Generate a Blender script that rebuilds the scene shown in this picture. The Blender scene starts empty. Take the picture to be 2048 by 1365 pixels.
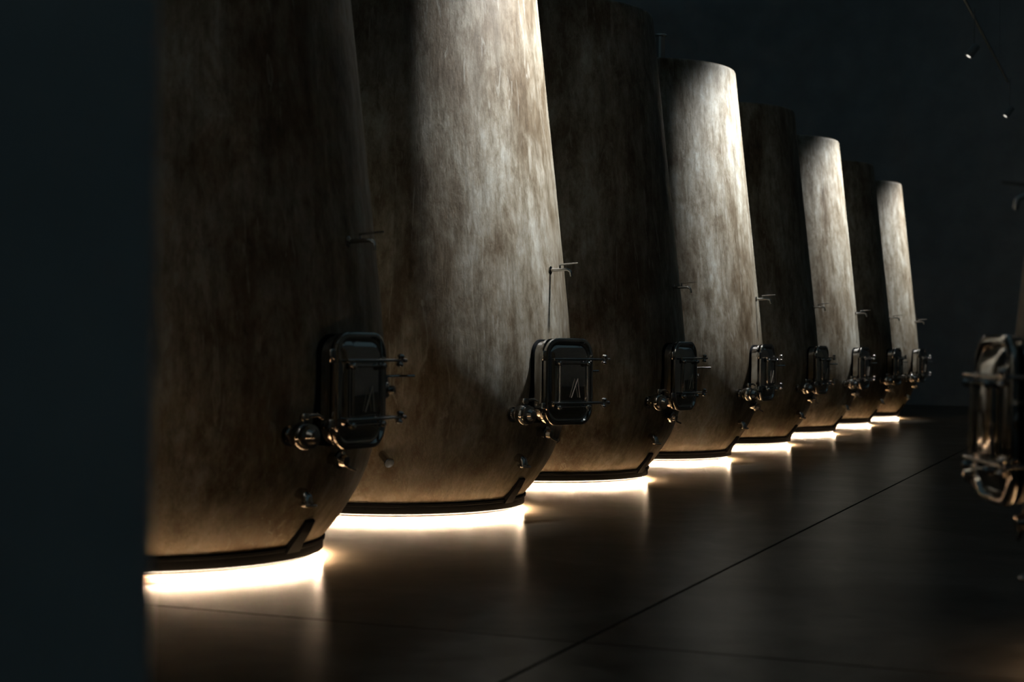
import bpy, bmesh, math, random
from mathutils import Vector, Matrix
random.seed(4)
PI = math.pi
S = 1.15                      # metres per layout unit (camera stands 1.045 units above the floor)
ZF = 1.045                    # layout height of the camera above the floor

scene = bpy.context.scene
COL = scene.collection

# ------------------------------------------------------------------ camera
cam_d = bpy.data.cameras.new('camera')
cam = bpy.data.objects.new('camera', cam_d)
COL.objects.link(cam)
cam_d.sensor_width = 36.0
cam_d.lens = 3200.0 / 2048.0 * 36.0
cam_d.clip_end = 300
pitch, roll = 0.00366, 0.01335
cam.matrix_world = (Matrix.Translation((0, 0, ZF * S)) @ Matrix.Rotation(PI / 2 + pitch, 4, 'X')
                    @ Matrix.Rotation(roll, 4, 'Z'))
cam_d.dof.use_dof = True
cam_d.dof.focus_distance = 13.0
cam_d.dof.aperture_fstop = 1.9
scene.camera = cam

# ------------------------------------------------------------------ view
scene.view_settings.view_transform = 'Standard'
scene.view_settings.look = 'None'
scene.view_settings.gamma = 1.0
scene.view_settings.use_curve_mapping = False
scene.view_settings.exposure = 0.0

# ------------------------------------------------------------------ world: the faint blue-black of the unlit hall
W = bpy.data.worlds.new('hall_dark')
scene.world = W
W.use_nodes = True
bg = W.node_tree.nodes['Background']
bg.inputs[0].default_value = (0.52, 0.85, 1.0, 1)
bg.inputs[1].default_value = 0.048

# layout: the row of tanks
A0 = Vector((-1.78969, 7.80586, 0))
STEP = Vector((1.00740, 2.51609, 0))
T = STEP.normalized()                    # along the row
N = Vector((T.y, -T.x, 0))               # from the row towards the aisle
SP = STEP.length
LED_STRENGTH = 1200.0
SPOT_POWER = 2650.0
SPOT_AIM_Z = 1.75
FLOOR_ROUGH = 0.32
FLOOR_GLOSS = 0.46

def lay(lat, along, z=0.0):
    """layout point: lateral distance from the row axis, distance along it, height relative to camera"""
    p = A0 + N * lat + T * along
    return Vector((p.x * S, p.y * S, (z + ZF) * S))

def spot(name, loc, target, power, size_deg, blend, color, radius):
    d = bpy.data.lights.new(name, 'SPOT')
    d.energy = power; d.spot_size = math.radians(size_deg); d.spot_blend = blend
    d.color = color; d.shadow_soft_size = radius
    o = bpy.data.objects.new(name, d)
    COL.objects.link(o)
    o.location = loc
    o.rotation_euler = (target - loc).to_track_quat('-Z', 'Y').to_euler()
    return o

LAMP_Z = 3.75
LAMP_LAT = 2.38
lamp_spots = []
for k in (-1, 1, 3, 5, 7):
    lp = lay(LAMP_LAT, (k + 0.25) * SP, LAMP_Z)
    tg = lay(1.0, k * SP + 0.0, SPOT_AIM_Z)
    lamp_spots.append((k, lp, tg))

# ------------------------------------------------------------------ materials
def new_mat(name):
    m = bpy.data.materials.new(name); m.use_nodes = True
    nt = m.node_tree
    return m, nt, nt.nodes['Principled BSDF']

def N_(nt, kind, **kw):
    n = nt.nodes.new(kind)
    for k, v in kw.items():
        setattr(n, k, v)
    return n

def ramp(nt, src, stops):
    r = nt.nodes.new('ShaderNodeValToRGB')
    e = r.color_ramp.elements
    while len(e) > len(stops): e.remove(e[-1])
    while len(e) < len(stops): e.new(0.5)
    for el, (p, c) in zip(e, stops):
        el.position = p
        el.color = (c[0], c[1], c[2], 1) if len(c) == 3 else c
    nt.links.new(src, r.inputs[0])
    return r

def noise(nt, vec, scale, detail=6, rough=0.6, dist=0.0):
    n = nt.nodes.new('ShaderNodeTexNoise')
    n.inputs['Scale'].default_value = scale
    n.inputs['Detail'].default_value = detail
    n.inputs['Roughness'].default_value = rough
    n.inputs['Distortion'].default_value = dist
    nt.links.new(vec, n.inputs['Vector'])
    return n

def mapping(nt, src, scale):
    m = nt.nodes.new('ShaderNodeMapping')
    m.inputs['Scale'].default_value = scale
    nt.links.new(src, m.inputs['Vector'])
    return m

def mix(nt, fac, a, b, mode='MIX'):
    m = nt.nodes.new('ShaderNodeMix'); m.data_type = 'RGBA'; m.blend_type = mode
    for inp, v in ((m.inputs[0], fac), (m.inputs[6], a), (m.inputs[7], b)):
        if hasattr(v, 'links'): nt.links.new(v, inp)
        elif isinstance(v, (int, float)): inp.default_value = v
        else: inp.default_value = (*v, 1)
    return m.outputs[2]

def tank_concrete():
    m, nt, b = new_mat('tank_concrete')
    tc = nt.nodes.new('ShaderNodeTexCoord'); oi = nt.nodes.new('ShaderNodeObjectInfo')
    off = nt.nodes.new('ShaderNodeVectorMath'); off.operation = 'SCALE'
    comb = nt.nodes.new('ShaderNodeCombineXYZ')
    for i in range(3): nt.links.new(oi.outputs['Random'], comb.inputs[i])
    nt.links.new(comb.outputs[0], off.inputs[0]); off.inputs['Scale'].default_value = 37.0
    add = nt.nodes.new('ShaderNodeVectorMath'); add.operation = 'ADD'
    nt.links.new(tc.outputs['Object'], add.inputs[0]); nt.links.new(off.outputs[0], add.inputs[1])
    v = add.outputs[0]
    big = noise(nt, mapping(nt, v, (1.0, 1.0, 0.5)).outputs[0], 1.6, 5, 0.6, 0.5)
    streak = noise(nt, mapping(nt, v, (1, 1, 0.11)).outputs[0], 9.0, 8, 0.72, 0.25)
    fine = noise(nt, mapping(nt, v, (1, 1, 0.5)).outputs[0], 17.0, 9, 0.8, 0.3)
    blot = noise(nt, mapping(nt, v, (1, 1, 0.5)).outputs[0], 5.0, 10, 0.78, 0.25)
    base = ramp(nt, big.outputs[0], [(0.36, (0.25, 0.21, 0.165)), (0.50, (0.42, 0.40, 0.365)), (0.66, (0.58, 0.59, 0.585))])
    st = ramp(nt, streak.outputs[0], [(0.36, (0.52, 0.47, 0.40)), (0.52, (0.92, 0.90, 0.87)), (0.66, (1.14, 1.14, 1.14))])
    bl = ramp(nt, blot.outputs[0], [(0.40, (0.50, 0.42, 0.32)), (0.50, (0.90, 0.87, 0.81)), (0.61, (1.14, 1.18, 1.22))])
    fi = ramp(nt, fine.outputs[0], [(0.38, (0.62, 0.57, 0.50)), (0.58, (1.08, 1.08, 1.08))])
    c = mix(nt, 0.85, base.outputs[0], st.outputs[0], 'MULTIPLY')
    c = mix(nt, 0.80, c, bl.outputs[0], 'MULTIPLY')
    c = mix(nt, 0.75, c, fi.outputs[0], 'MULTIPLY')
    # thin pale lime runs
    runs = noise(nt, mapping(nt, v, (1, 1, 0.10)).outputs[0], 15.0, 6, 0.6, 1.4)
    rr = ramp(nt, runs.outputs[0], [(0.60, (0, 0, 0)), (0.66, (0.55, 0.55, 0.55)), (0.72, (0.1, 0.1, 0.1))])
    c = mix(nt, rr.outputs[0], c, (0.56, 0.55, 0.52))
    c = mix(nt, 1.0, c, (0.61, 0.595, 0.54), 'MULTIPLY')
    nt.links.new(c, b.inputs['Base Color'])
    rg = ramp(nt, fine.outputs[0], [(0.3, (0.42,) * 3), (0.7, (0.62,) * 3)])
    nt.links.new(rg.outputs[0], b.inputs['Roughness'])
    b.inputs['Specular IOR Level'].default_value = 0.2
    bp = nt.nodes.new('ShaderNodeBump'); bp.inputs['Strength'].default_value = 0.35; bp.inputs['Distance'].default_value = 0.01
    nt.links.new(fine.outputs[0], bp.inputs['Height'])
    bp2 = nt.nodes.new('ShaderNodeBump'); bp2.inputs['Strength'].default_value = 0.25; bp2.inputs['Distance'].default_value = 0.02
    nt.links.new(streak.outputs[0], bp2.inputs['Height']); nt.links.new(bp.outputs[0], bp2.inputs['Normal'])
    nt.links.new(bp2.outputs[0], b.inputs['Normal'])
    return m

def floor_concrete():
    m, nt, b = new_mat('polished_floor_concrete')
    tc = nt.nodes.new('ShaderNodeTexCoord')
    v = tc.outputs['Object']
    big = noise(nt, v, 1.1, 7, 0.62, 0.6)
    mid = noise(nt, v, 5.0, 8, 0.7, 0.4)
    fine = noise(nt, v, 55.0, 4, 0.6)
    base = ramp(nt, big.outputs[0], [(0.34, (0.054, 0.045, 0.032)), (0.52, (0.078, 0.065, 0.049)), (0.68, (0.105, 0.09, 0.072))])
    md = ramp(nt, mid.outputs[0], [(0.35, (0.7, 0.68, 0.64)), (0.6, (1.08, 1.08, 1.06))])
    c = mix(nt, 0.8, base.outputs[0], md.outputs[0], 'MULTIPLY')
    out = nt.nodes['Material Output']
    nt.nodes.remove(b)
    bp = nt.nodes.new('ShaderNodeBump'); bp.inputs['Strength'].default_value = 0.02; bp.inputs['Distance'].default_value = 0.001
    nt.links.new(fine.outputs[0], bp.inputs['Height'])
    dif = nt.nodes.new('ShaderNodeBsdfDiffuse'); nt.links.new(c, dif.inputs['Color'])
    glo = nt.nodes.new('ShaderNodeBsdfAnisotropic'); glo.distribution = 'BECKMANN'
    rg = ramp(nt, mid.outputs[0], [(0.3, (FLOOR_ROUGH - 0.04,) * 3), (0.7, (FLOOR_ROUGH + 0.04,) * 3)])
    nt.links.new(rg.outputs[0], glo.inputs['Roughness'])
    nt.links.new(bp.outputs[0], dif.inputs['Normal'])
    fr = nt.nodes.new('ShaderNodeFresnel'); fr.inputs['IOR'].default_value = 1.4
    wear = ramp(nt, big.outputs[0], [(0.3, (FLOOR_GLOSS * 0.8,) * 3), (0.7, (FLOOR_GLOSS,) * 3)])
    mul = nt.nodes.new('ShaderNodeMath'); mul.operation = 'MULTIPLY'
    nt.links.new(fr.outputs[0], mul.inputs[0]); nt.links.new(wear.outputs[0], mul.inputs[1])
    ms = nt.nodes.new('ShaderNodeMixShader')
    nt.links.new(mul.outputs[0], ms.inputs[0]); nt.links.new(dif.outputs[0], ms.inputs[1]); nt.links.new(glo.outputs[0], ms.inputs[2])
    nt.links.new(ms.outputs[0], out.inputs['Surface'])
    return m

def plain(name, col, rough, metal=0.0, spec=0.5, var=0.12, scale=6.0):
    m, nt, b = new_mat(name)
    tc = nt.nodes.new('ShaderNodeTexCoord')
    n = noise(nt, tc.outputs['Object'], scale, 5, 0.6)
    r = ramp(nt, n.outputs[0], [(0.3, tuple(x * (1 - var) for x in col)), (0.7, tuple(min(1, x * (1 + var)) for x in col))])
    nt.links.new(r.outputs[0], b.inputs['Base Color'])
    b.inputs['Roughness'].default_value = rough
    b.inputs['Metallic'].default_value = metal
    b.inputs['Specular IOR Level'].default_value = spec
    return m

def glow(name, col, strength):
    m, nt, b = new_mat(name)
    b.inputs['Base Color'].default_value = (0.8, 0.8, 0.8, 1)
    b.inputs['Emission Color'].default_value = (*col, 1)
    b.inputs['Emission Strength'].default_value = strength
    return m

M_TANK = tank_concrete()
M_FLOOR = floor_concrete()
M_PLINTH = plain('pale_plinth_concrete', (0.075, 0.060, 0.050), 0.8, var=0.2, scale=9)
M_RING = plain('black_painted_steel', (0.006, 0.007, 0.008), 0.7, 0.0, 0.03)
M_STEEL = plain('polished_stainless_steel', (0.50, 0.485, 0.46), 0.07, 1.0, var=0.04)
M_BRUSH = plain('satin_stainless_steel', (0.55, 0.53, 0.50), 0.22, 1.0, var=0.06)
M_WALL = plain('dark_plaster', (0.30, 0.31, 0.31), 0.85, var=0.15, scale=1.5)
M_CEIL = plain('dark_ceiling_paint', (0.30, 0.31, 0.31), 0.9, var=0.1, scale=1.0)
M_PILLAR = plain('pillar_paint', (0.78, 0.80, 0.80), 0.8, var=0.1, scale=3)
M_JOINT = plain('joint_filler', (0.03, 0.028, 0.026), 0.8)
M_LAMPB = plain('grey_lamp_housing', (0.17, 0.18, 0.18), 0.6)
M_RUBBER = plain('black_rubber_gasket', (0.02, 0.02, 0.02), 0.6)
M_REFLECTION = plain('pale_lid_reflection', (0.75, 0.66, 0.55), 0.35, 0.0)  # pale colour standing in for a reflection on the lids
M_LED = glow('warm_white_led', (1.0, 0.71, 0.46), LED_STRENGTH)
M_LENS = glow('lamp_lens', (1.0, 0.93, 0.82), 0.8)

# ------------------------------------------------------------------ mesh helpers
def obj(name, bm, mat, parent=None, smooth=True, auto=True):
    me = bpy.data.meshes.new(name)
    bmesh.ops.recalc_face_normals(bm, faces=bm.faces)
    bm.to_mesh(me); bm.free()
    me.materials.append(mat)
    if smooth:
        for p in me.polygons: p.use_smooth = True
        if auto:
            me.set_sharp_from_angle(angle=math.radians(38))
    o = bpy.data.objects.new(name, me)
    COL.objects.link(o)
    if parent: o.parent = parent
    return o

def scl(p): return (p[0] * S, p[1] * S, p[2] * S)

def lathe(bm, prof, seg=64, axis=None, closed=False):
    """prof: (radius, height) pairs in units; axis: Matrix placing local z"""
    mt = axis or Matrix.Identity(4)
    rings = []
    for r, z in prof:
        if r < 1e-6:
            rings.append([bm.verts.new(scl(mt @ Vector((0, 0, z))))])
        else:
            rings.append([bm.verts.new(scl(mt @ Vector((r * math.cos(2 * PI * i / seg), r * math.sin(2 * PI * i / seg), z)))) for i in range(seg)])
    pairs = list(zip(rings[:-1], rings[1:]))
    if closed: pairs.append((rings[-1], rings[0]))
    for a, b in pairs:
        for i in range(seg):
            j = (i + 1) % seg
            if len(a) == 1 and len(b) == 1: continue
            if len(a) == 1: bm.faces.new((a[0], b[i], b[j]))
            elif len(b) == 1: bm.faces.new((a[i], a[j], b[0]))
            else: bm.faces.new((a[i], a[j], b[j], b[i]))
    return bm

def tube(bm, pts, r, seg=10, cap=True):
    pts = [Vector(p) for p in pts]
    rad = r if isinstance(r, (list, tuple)) else [r] * len(pts)
    rings = []
    up = Vector((0, 0, 1))
    prev = None
    for i, p in enumerate(pts):
        d = (pts[min(i + 1, len(pts) - 1)] - pts[max(i - 1, 0)]).normalized()
        if prev is None:
            a = d.cross(up)
            if a.length < 0.05: a = d.cross(Vector((1, 0, 0)))
        else:
            a = prev - d * prev.dot(d)
        a.normalize(); prev = a.copy()
        b = d.cross(a)
        rings.append([bm.verts.new(scl(p + (a * math.cos(2 * PI * k / seg) + b * math.sin(2 * PI * k / seg)) * rad[i])) for k in range(seg)])
    for a, b in zip(rings[:-1], rings[1:]):
        for k in range(seg):
            j = (k + 1) % seg
            bm.faces.new((a[k], a[j], b[j], b[k]))
    if cap:
        bm.faces.new(rings[0][::-1]); bm.faces.new(rings[-1])
    return bm

def box(bm, c, s, rot=None, bev=0.0):
    mt = rot or Matrix.Identity(4)
    r = bmesh.ops.create_cube(bm, size=1.0)
    vs = r['verts']
    for v in vs:
        p = Vector((v.co.x * s[0], v.co.y * s[1], v.co.z * s[2]))
        v.co = (mt @ p + Vector(c)) * S
    if bev > 0:
        es = list({e for v in vs for e in v.link_edges})
        bmesh.ops.bevel(bm, geom=es, offset=bev * S, segments=2, affect='EDGES', profile=0.5)
    return bm

def frame_z(origin, direction):
    """matrix whose z axis points along direction"""
    q = Vector(direction).normalized().to_track_quat('Z', 'Y')
    return Matrix.Translation(Vector(origin)) @ q.to_matrix().to_4x4()

def rrect(w, h, r, n=8):
    pts = []
    for cx, cy, a0 in ((w / 2 - r, h / 2 - r, 0), (-w / 2 + r, h / 2 - r, 90), (-w / 2 + r, -h / 2 + r, 180), (w / 2 - r, -h / 2 + r, 270)):
        for i in range(n + 1):
            a = math.radians(a0 + 90 * i / n)
            pts.append((cx + r * math.cos(a), cy + r * math.sin(a)))
    return pts

def rr_loft(bm, levels, mt, cap0=False, cap1=True):
    """levels: (w,h,r,out) stacked along local x; y is width, z is height"""
    rings = []
    for w, h, r, x in levels:
        rings.append([bm.verts.new(scl(mt @ Vector((x, p[0], p[1])))) for p in rrect(w, h, r)])
    n = len(rings[0])
    for a, b in zip(rings[:-1], rings[1:]):
        for k in range(n):
            j = (k + 1) % n
            bm.faces.new((a[k], a[j], b[j], b[k]))
    if cap0: bm.faces.new(rings[0][::-1])
    if cap1: bm.faces.new(rings[-1])
    return bm

def empty(name, loc, rotz=0.0):
    o = bpy.data.objects.new(name, None)
    COL.objects.link(o); o.location = loc; o.rotation_euler = (0, 0, rotz)
    o.empty_display_size = 0.2
    return o

def tag(o, label, cat, group=None):
    o['label'] = label; o['category'] = cat
    if group: o['group'] = group
    return o

# ------------------------------------------------------------------ the hall
UN = Vector((N.x, N.y, 0)); UT = Vector((T.x, T.y, 0))
ROT = math.atan2(N.y, N.x)               # local x = lateral, local y = along
def hall_box(name, lat0, lat1, al0, al1, z0, z1, mat, parent=None, bev=0.0, kind=True):
    bm = bmesh.new()
    c = Vector(((lat0 + lat1) / 2, (al0 + al1) / 2, (z0 + z1) / 2 + ZF))
    org = A0.copy()
    rot = Matrix.Rotation(ROT, 4, 'Z')
    wc = rot @ c + org
    if parent: pass
    box(bm, (0, 0, 0), (lat1 - lat0, al1 - al0, z1 - z0), None, bev)
    o = obj(name, bm, mat, parent, smooth=False)
    o.location = wc * S; o.rotation_euler = (0, 0, ROT)
    if kind: o['kind'] = 'structure'
    return o

LAT0, LAT1, AL0, AL1 = -6.5, 9.0, -18.0, 26.0
JT = 0.007     # half width of a floor joint
floor = hall_box('floor', LAT0, LAT1, AL0, AL1, -ZF - 0.20, -ZF - 0.02, M_JOINT)
lats = [LAT0, 2.69, LAT1]
als = [AL0, -1.21, AL1]
for i in range(2):
    for j in range(2):
        s = hall_box('floor_slab', lats[i] + JT * (i > 0), lats[i + 1] - JT * (i < 1), als[j] + 0.006 * (j > 0), als[j + 1] - 0.006 * (j < 1),
                     -ZF - 0.02, -ZF, M_FLOOR, None, 0.002, kind=False)
        mw = s.matrix_basis.copy()
        s.parent = floor
        s.matrix_parent_inverse = floor.matrix_basis.inverted()
WALL_TOP = 7.6
hall_box('wall_left', LAT0 - 0.15, LAT0, AL0, AL1, -ZF, WALL_TOP, M_WALL)
hall_box('wall_back', LAT0 - 0.15, LAT1, AL1, AL1 + 0.15, -ZF, WALL_TOP, M_WALL)
hall_box('wall_right', LAT1, LAT1 + 0.15, AL0, AL1 + 0.15, -ZF, WALL_TOP, M_WALL)
hall_box('wall_front', LAT0 - 0.15, LAT1 + 0.15, AL0 - 0.15, AL0, -ZF, WALL_TOP, M_WALL)
for i in range(6):      # slim beams of the glazed roof, open to the night sky
    b_ = hall_box('roof_beam', LAT0, LAT1, -13.0 + i * 7.5, -12.8 + i * 7.5, WALL_TOP - 0.4, WALL_TOP, M_LAMPB)

# dark pillar close to the camera, left edge of the view
pb = bmesh.new()
box(pb, (0, 0, 2.7), (0.42, 0.42, 5.38), None, 0.012)
box(pb, (0, 0, 0.02), (0.44, 0.44, 0.04), None, 0.01)
pillar = obj('pillar', pb, M_PILLAR, smooth=False)
pillar.location = (-0.6675 * S, 1.928 * S, 0.0)
pillar.rotation_euler = (0, 0, math.radians(19.1))
tag(pillar, 'blurred charcoal pillar standing close at the left edge of the view', 'pillar')

# ------------------------------------------------------------------ one tank
def z_(z): return z + ZF      # camera-relative height -> height above the floor (units)

PROFILE = [(0.80, -1.0), (0.842, -0.972), (0.866, -0.945), (0.893, -0.912), (0.921, -0.880), (0.958, -0.830), (0.990, -0.782),
           (1.022, -0.730), (1.047, -0.685), (1.069, -0.635), (1.089, -0.585), (1.107, -0.530), (1.125, -0.465), (1.140, -0.395),
           (1.152, -0.320), (1.161, -0.235), (1.165, -0.150), (1.164, -0.06), (1.158, 0.05), (1.146, 0.18), (1.132, 0.32),
           (1.097, 0.63), (1.058, 0.98), (1.019, 1.32), (0.981, 1.65), (0.942, 2.00), (0.911, 2.27), (0.890, 2.46),
           (0.875, 2.60), (0.872, 2.625), (0.866, 2.638), (0.855, 2.645), (0.60, 2.66), (0.20, 2.672), (0.0, 2.672)]
def r_at(z):
    for (r0, z0), (r1, z1) in zip(PROFILE[:-1], PROFILE[1:]):
        if z0 <= z <= z1: return r0 + (r1 - r0) * (z - z0) / (z1 - z0)
    return 1.0

def pol(r, deg, z):
    a = math.radians(deg)
    return Vector((r * math.cos(a), r * math.sin(a), z_(z)))

def make_tank():
    root = empty('fermentation_tank', (0, 0, 0))
    body = obj('tank_body', lathe(bmesh.new(), [(r, z_(z)) for r, z in PROFILE], 160), M_TANK, root)
    # steel ring
    bm = bmesh.new()
    lathe(bm, [(0.840, z_(-1.010)), (0.846, z_(-1.010)), (0.850, z_(-0.985)), (0.868, z_(-0.985)), (0.868, z_(-1.0)), (0.873, z_(-1.0)), (0.876, z_(-0.996)), (0.876, z_(-0.958)), (0.884, z_(-0.954)), (0.886, z_(-0.940)),
               (0.880, z_(-0.935)), (0.850, z_(-0.935)), (0.850, z_(-0.96)), (0.838, z_(-0.96))], 160, closed=True)
    obj('support_ring', bm, M_RING, root)
    # plinth and LED strip
    obj('plinth', lathe(bmesh.new(), [(0.0, 0.0), (0.838, 0.0), (0.838, 0.014), (0.832, 0.018), (0.832, z_(-0.998)), (0.0, z_(-0.998))], 128), M_PLINTH, root)
    bm = bmesh.new()
    lathe(bm, [(0.857, z_(-0.992)), (0.867, z_(-0.992)), (0.867, z_(-0.9998)), (0.857, z_(-0.9998))], 128, closed=True)
    obj('light_strip', bm, M_LED, root)
    # sloping leg brackets between ring and belly
    for a in (2.0, 122.0, 242.0):
        bm = bmesh.new()
        pts = [pol(0.872, a, -0.955), pol(0.902, a, -0.915), pol(0.945, a, -0.862), pol(0.978, a, -0.812)]
        w = Vector((-math.sin(math.radians(a)), math.cos(math.radians(a)), 0))
        vs = []
        nrm = Vector((math.cos(math.radians(a)) * 0.75, math.sin(math.radians(a)) * 0.75, -0.66))
        for i, p in enumerate(pts):
            hw = 0.052 - 0.006 * i
            vs.append([bm.verts.new(scl(p + w * s1 * hw + nrm * t1)) for s1, t1 in ((-1, -0.03), (1, -0.03), (1, 0.018 - 0.004 * i), (-1, 0.018 - 0.004 * i))])
        for q, r in zip(vs[:-1], vs[1:]):
            for k in range(4): bm.faces.new((q[k], q[(k + 1) % 4], r[(k + 1) % 4], r[k]))
        bm.faces.new(vs[0][::-1]); bm.faces.new(vs[-1])
        obj('leg_bracket', bm, M_RING, root, smooth=False)
    # manway neck
    zc = -0.205
    mt = Matrix.Translation((0, 0, z_(zc)))
    bm = bmesh.new()
    rr_loft(bm, [(0.335, 0.485, 0.0900, 1.06), (0.335, 0.485, 0.0900, 1.212), (0.365, 0.515, 0.0994, 1.215), (0.365, 0.515, 0.0994, 1.229),
                 (0.315, 0.465, 0.0828, 1.231), (0.310, 0.46, 0.0806, 1.12)], mt, cap0=False, cap1=True)
    neck = obj('manway_neck', bm, M_STEEL, root)
    bm = bmesh.new()
    rr_loft(bm, [(0.355, 0.505, 0.0980, 1.075), (0.355, 0.505, 0.0980, 1.162), (0.350, 0.50, 0.0960, 1.166), (0.335, 0.485, 0.0900, 1.166)], mt, cap1=False)
    obj('manway_collar', bm, M_RING, root)
    # lid, hinged on its -y side
    hinge = Vector((1.25 * S, -0.20 * S, z_(zc) * S))
    lid = obj('manway_lid', rr_loft(bmesh.new(), [
        (0.3850, 0.505, 0.0972, 0.000), (0.4020, 0.522, 0.1022, 0.004), (0.4060, 0.526, 0.1037, 0.012), (0.4020, 0.522, 0.1022, 0.022),
        (0.3820, 0.502, 0.0965, 0.030), (0.3650, 0.485, 0.0922, 0.030), (0.3480, 0.468, 0.0878, 0.018), (0.3300, 0.45, 0.0828, 0.016),
        (0.3000, 0.42, 0.0734, 0.030), (0.2500, 0.37, 0.0590, 0.041), (0.1900, 0.31, 0.0432, 0.047), (0.1100, 0.22, 0.0216, 0.050)],
        Matrix.Translation((0, 0.20, 0)), cap0=True), M_STEEL, root)
    lid.location = hinge
    bm = bmesh.new()
    box(bm, (0.046, 0.20, 0.002), (0.022, 0.215, 0.225), None, 0.005)
    obj('cover_plate', bm, M_STEEL, lid)
    for s in (-1, 1):
        obj('edge_rod', tube(bmesh.new(), [(0.060, 0.20 + s * 0.118, -0.118), (0.060, 0.20 + s * 0.118, 0.118)], 0.006, 8), M_BRUSH, lid)
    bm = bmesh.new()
    tube(bm, [(0.064, 0.175, -0.095), (0.070, 0.222, 0.018), (0.064, 0.247, -0.095)], 0.0028, 8)  # reflection in the polished lid, modelled as a thin pale rod
    o = obj('lid_reflection', bm, M_REFLECTION, lid)
    o['label'] = 'thin bright inverted V reflection on the lid, modelled as a rod'
    for zz in (0.135, -0.128):
        bm = bmesh.new()
        tube(bm, [(0.066, 0.025, zz), (0.068, 0.20, zz), (0.066, 0.47, zz)], 0.0075, 10)
        tube(bm, [(0.066, 0.07, zz - 0.024), (0.066, 0.31, zz - 0.024)], 0.0045, 8)
        for yy in (0.07, 0.31):
            lathe(bm, [(0, -0.005), (0.013, -0.005), (0.015, 0.0), (0.015, 0.02), (0.009, 0.028), (0, 0.028)], 16, frame_z((0.055, yy, zz - 0.024), (1, 0, 0)))
        bar = obj('clamp_bar', bm, M_STEEL, lid)
        bm = bmesh.new()
        lathe(bm, [(0, -0.028), (0.013, -0.028), (0.018, -0.020), (0.011, -0.010), (0.011, 0.010), (0.018, 0.020), (0.013, 0.028), (0, 0.028)], 14, frame_z((0.066, 0.455, zz), (0, 0.2, 1)))
        lathe(bm, [(0, -0.012), (0.009, -0.012), (0.009, 0.012), (0, 0.012)], 10, frame_z((0.066, 0.49, zz), (0, 1, 0)))
        obj('clamp_knob', bm, M_BRUSH, lid)
        bm = bmesh.new()
        tube(bm, [(-0.06, 0.485, zz), (0.066, 0.485, zz)], 0.0065, 8)
        box(bm, (-0.065, 0.455, zz), (0.03, 0.11, 0.030), None, 0.005)
        o = obj('clamp_arm', bm, M_BRUSH, root); o.location = hinge
    # hinge
    for zz in (0.155, -0.155):
        bm = bmesh.new()
        lathe(bm, [(0, -0.03), (0.014, -0.03), (0.017, -0.025), (0.017, 0.025), (0.014, 0.03), (0, 0.03)], 14, frame_z((0.006, -0.008, zz), (0, 0, 1)))
        box(bm, (-0.012, 0.012, zz), (0.024, 0.05, 0.026), None, 0.004)
        o = obj('lid_hinge', bm, M_STEEL, root); o.location = hinge
    # small latch valve under the manway
    bm = bmesh.new()
    ax = frame_z(pol(1.10, 0, -0.515), (1, 0, -0.12))
    lathe(bm, [(0, 0), (0.028, 0), (0.028, 0.05), (0.042, 0.055), (0.042, 0.068), (0.028, 0.073), (0.024, 0.10), (0, 0.104)], 20, ax)
    tube(bm, [pol(1.18, 0, -0.515), pol(1.19, 1.2, -0.555), pol(1.21, 3.0, -0.57)], 0.007, 8)
    obj('drain_valve', bm, M_STEEL, root)

    # racking valve: ferrule, butterfly body, cap, lever
    a0 = -15.0; zz = -0.40
    d = pol(1, a0, 0) - Vector((0, 0, z_(0)))
    base = pol(r_at(zz) - 0.03, a0, zz)
    tng = Vector((-d.y, d.x, 0))
    bm = bmesh.new()
    lathe(bm, [(0, 0), (0.050, 0), (0.050, 0.035), (0.032, 0.040), (0.032, 0.075), (0.050, 0.080), (0.052, 0.092), (0.044, 0.097), (0.058, 0.104),
               (0.062, 0.115), (0.062, 0.145), (0.056, 0.155), (0.044, 0.158), (0.052, 0.163), (0.052, 0.176), (0.036, 0.182), (0.024, 0.205), (0, 0.212)], 32, frame_z(base, d))
    rv = obj('racking_valve', bm, M_STEEL, root)
    bm = bmesh.new()
    q = base + d * 0.13
    tube(bm, [q, q + Vector((0, 0, 0.085))], [0.016, 0.014], 12)
    lathe(bm, [(0, -0.012), (0.022, -0.012), (0.024, 0.0), (0.018, 0.016), (0, 0.018)], 16, frame_z(q + Vector((0, 0, 0.082)), (0, 0, 1)))
    tube(bm, [q + Vector((0, 0, 0.085)), q + Vector((0, 0, 0.09)) + tng * 0.07, q + Vector((0, 0, 0.075)) + tng * 0.105], [0.010, 0.009, 0.008], 10)
    obj('valve_lever', bm, M_STEEL, rv)

    # drain outlet with a round flange, low on the belly
    a1 = -8.0; zz = -0.665
    base = pol(r_at(zz) - 0.02, a1, zz)
    d = (pol(1, a1, 0) - Vector((0, 0, z_(0))))
    bm = bmesh.new()
    tube(bm, [base, base + d * 0.045 + Vector((0, 0, -0.005)), base + d * 0.068 + Vector((0, 0, -0.022)), base + d * 0.075 + Vector((0, 0, -0.05))], 0.026, 18)
    do = obj('drain_outlet', bm, M_STEEL, root)
    bm = bmesh.new()
    fz = frame_z(base + d * 0.076 + Vector((0, 0, -0.052)), (d.x * 0.10, d.y * 0.10, 1))
    lathe(bm, [(0.020, -0.007), (0.038, -0.007), (0.042, -0.003), (0.042, 0.003), (0.038, 0.007), (0.027, 0.007), (0.020, 0.003)], 28, fz, closed=True)
    obj('flange', bm, M_BRUSH, do)

    # second outlet, further round the belly
    a2 = -57.0; zz = -0.63
    base = pol(r_at(zz) - 0.02, a2, zz)
    d = (pol(1, a2, 0) - Vector((0, 0, z_(0)))); tng = Vector((-d.y, d.x, 0))
    bm = bmesh.new()
    dd = (d + tng * 0.55 + Vector((0, 0, -0.55))).normalized()
    tube(bm, [base - d * 0.01, base + d * 0.03, base + d * 0.03 + dd * 0.10], 0.021, 16)
    so = obj('thermometer_pocket', bm, M_BRUSH, root)
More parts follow.
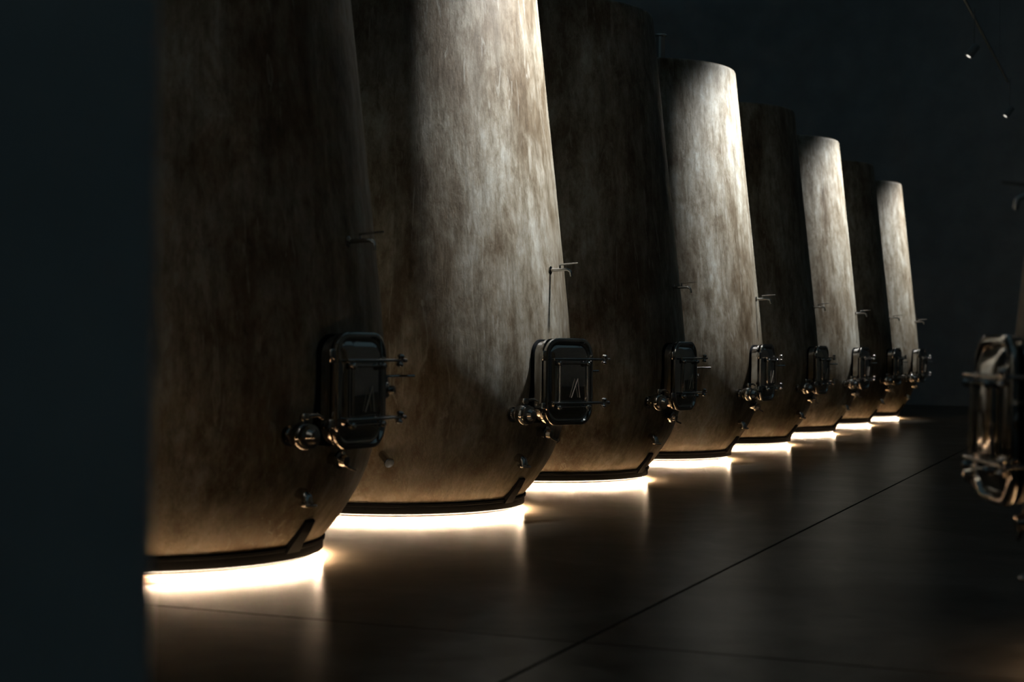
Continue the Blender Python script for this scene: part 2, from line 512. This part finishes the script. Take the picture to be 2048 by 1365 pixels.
    bm = bmesh.new()
    lathe(bm, [(0, -0.006), (0.029, -0.006), (0.031, 0), (0.029, 0.008), (0.018, 0.011), (0, 0.011)], 20, frame_z(base + d * 0.03 + dd * 0.10, dd))
    obj('pocket_cap', bm, M_STEEL, so)

    # sampling tap
    a3 = 6.0; zz = 0.475
    base = pol(r_at(zz) - 0.02, a3, zz); d = (pol(1, a3, 0) - Vector((0, 0, z_(0))))
    up = Vector((0, 0, 1))
    bm = bmesh.new()
    lathe(bm, [(0, 0), (0.026, 0), (0.026, 0.024), (0.012, 0.03), (0, 0.03)], 16, frame_z(base, d))
    tube(bm, [base + d * 0.02, base + d * 0.09 + up * 0.004, base + d * 0.135 + up * 0.004, base + d * 0.156 - up * 0.008, base + d * 0.162 - up * 0.04], [0.011, 0.011, 0.009, 0.009, 0.0075], 12)
    tp = obj('sampling_tap', bm, M_STEEL, root)
    bm = bmesh.new()
    tube(bm, [base + d * 0.085, base + d * 0.085 + up * 0.033], 0.005, 8)
    tube(bm, [base + d * 0.078 + up * 0.033, base + d * 0.205 + up * 0.043], [0.006, 0.0045], 10)
    obj('tap_lever', bm, M_STEEL, tp)

    # level valve on the far side of the manway
    a4 = 14.0; zz = -0.21
    base = pol(r_at(zz) - 0.02, a4, zz); d = (pol(1, a4, 0) - Vector((0, 0, z_(0)))); tng = Vector((-d.y, d.x, 0))
    bm = bmesh.new()
    lathe(bm, [(0, 0), (0.036, 0), (0.036, 0.02), (0.022, 0.024), (0.022, 0.055), (0.036, 0.06), (0.040, 0.07), (0.040, 0.105), (0.034, 0.115), (0.020, 0.12), (0.020, 0.145), (0, 0.148)], 24, frame_z(base, d))
    box(bm, base + d * 0.088 + up * 0.045, (0.04, 0.04, 0.03), Matrix.Rotation(math.radians(a4), 4, 'Z'), 0.004)
    lv = obj('level_valve', bm, M_STEEL, root)
    bm = bmesh.new()
    q = base + d * 0.088 + up * 0.062
    tube(bm, [q - d * 0.03, q + d * 0.05 + tng * 0.02 + up * 0.004, q + d * 0.14 + tng * 0.05 + up * 0.006], [0.007, 0.006, 0.006], 8)
    obj('valve_lever', bm, M_STEEL, lv)

    # vent pipe on the top
    bm = bmesh.new()
    bx = Vector((0.15, 0.04, z_(2.60)))
    lathe(bm, [(0, 0), (0.047, 0), (0.047, 0.39), (0.060, 0.395), (0.062, 0.405), (0.058, 0.413), (0.044, 0.413), (0.040, 0.40), (0.040, 0.10), (0, 0.10)], 32, Matrix.Translation(bx))
    lathe(bm, [(0, 0), (0.10, 0), (0.10, 0.085), (0.085, 0.095), (0, 0.095)], 32, Matrix.Translation(bx))
    obj('vent_pipe', bm, M_BRUSH, root)
    return root

def copy_tree(o, parent=None):
    c = o.copy(); COL.objects.link(c)
    c.parent = parent
    for ch in o.children: copy_tree(ch, c)
    return c

LABELS = [
    'dark unlit concrete tank nearest the camera, cut off by the black pillar',
    'tall pale concrete tank with the largest brightly lit side, top beyond the frame',
    'unlit concrete tank standing between the two largest lit tanks',
    'lit concrete tank whose rounded top and steel vent pipe both show',
    'unlit concrete tank directly behind the lit one with the vent pipe',
    'lit concrete tank, third of the four bright ones from the left',
    'unlit concrete tank standing between the two farthest bright tanks',
    'smallest lit concrete tank at the far end of the row',
]
proto = make_tank()
tanks = []
for k in range(8):
    t = proto if k == 0 else copy_tree(proto)
    t.location = lay(0, k * SP, -ZF)
    dr = [7, 9, 8, 5, 7, 6, 5, 8][k]
    t.rotation_euler = (0, 0, ROT - math.radians(dr))
    tag(t, LABELS[k], 'tank', 'row of concrete fermentation tanks')
    tanks.append(t)
hidden = copy_tree(proto)       # the row goes on towards the camera, behind the pillar
hidden.location = lay(0, -SP, -ZF); hidden.rotation_euler = (0, 0, ROT - math.radians(9))
tag(hidden, 'lit concrete tank hidden behind the near pillar on the left', 'tank', 'row of concrete fermentation tanks')
for ch in tanks[1].children:
    if ch.name.startswith('manway_lid'):
        ch.rotation_euler = (0, 0, math.radians(-16))
        ch['label'] = 'polished steel manway lid standing slightly ajar'

# the tank across the aisle, only its fittings reach into the right edge of the view
opp = copy_tree(proto)
opp.location = (2.77 * S, 4.95 * S, 0)
opp.rotation_euler = (0, 0, math.radians(179))
opp.pop('group', None)
tag(opp, 'blurred dark tank across the aisle, only its fittings show at the right edge', 'tank')

# ------------------------------------------------------------------ ceiling track and spotlights
bm = bmesh.new()
box(bm, (0, 0, 0), (0.035, 22.0, 0.035), None, 0.004)
trk = obj('lighting_track', bm, M_LAMPB, smooth=False)
trk.location = lay(LAMP_LAT, 9.0, 4.33); trk.rotation_euler = (0, 0, ROT)
tag(trk, 'thin dark lighting track hanging high above the aisle', 'lighting track')
for i in range(4):
    bm = bmesh.new()
    tube(bm, [(0, -9.5 + i * 6.3, 0.01), (0, -9.5 + i * 6.3, WALL_TOP - 4.33 - 0.2)], 0.004, 6)
    obj('suspension_wire', bm, M_LAMPB, trk)

LAMP_LABELS = {-1: 'dark ceiling spotlight nearest the camera, above the frame', 1: 'dark ceiling spotlight aimed at the largest lit tank', 3: 'dark ceiling spotlight aimed at the tank with the vent pipe',
               5: 'dark ceiling spotlight, upper left of the two glints in the dark', 7: 'dark ceiling spotlight, lower right of the two glints in the dark'}
def make_lamp():
    root = empty('ceiling_spotlight', (0, 0, 0))
    bm = bmesh.new()
    lathe(bm, [(0, -0.16), (0.045, -0.16), (0.052, -0.15), (0.052, 0.02), (0.047, 0.022), (0.045, 0.0), (0.045, -0.06), (0, -0.06)], 28)
    obj('lamp_housing', bm, M_LAMPB, root)
    bm = bmesh.new()
    lathe(bm, [(0.0, 0.012), (0.028, 0.012), (0.030, 0.018), (0.0, 0.021)], 28)
    obj('lamp_lens', bm, M_LENS, root)
    return root
lproto = make_lamp()
for i, (k, lp, tg) in enumerate(lamp_spots):
    l = lproto if i == 0 else copy_tree(lproto)
    dirv = (tg - lp).normalized()
    l.location = lp
    l.rotation_euler = dirv.to_track_quat('Z', 'Y').to_euler()
    tag(l, LAMP_LABELS[k], 'spotlight', 'ceiling spotlights along the aisle')
    # stem from the track
    bm = bmesh.new()
    tube(bm, [Vector((0, 0, 0)), Vector((0, 0, (4.32 - LAMP_Z) - 0.06))], 0.009, 8)
    st = obj('lamp_stem', bm, M_LAMPB, None)
    back = lp - dirv * 0.10 * S
    st.parent = l
    st.matrix_parent_inverse = (Matrix.Translation(lp) @ dirv.to_track_quat('Z', 'Y').to_matrix().to_4x4()).inverted()
    st.location = back
    spot('spot_beam', lp + dirv * 0.04 * S, tg, SPOT_POWER * (0.5 if k < 0 else 1.0), 49, 1.0, (0.98, 0.99, 1.0), 0.15)
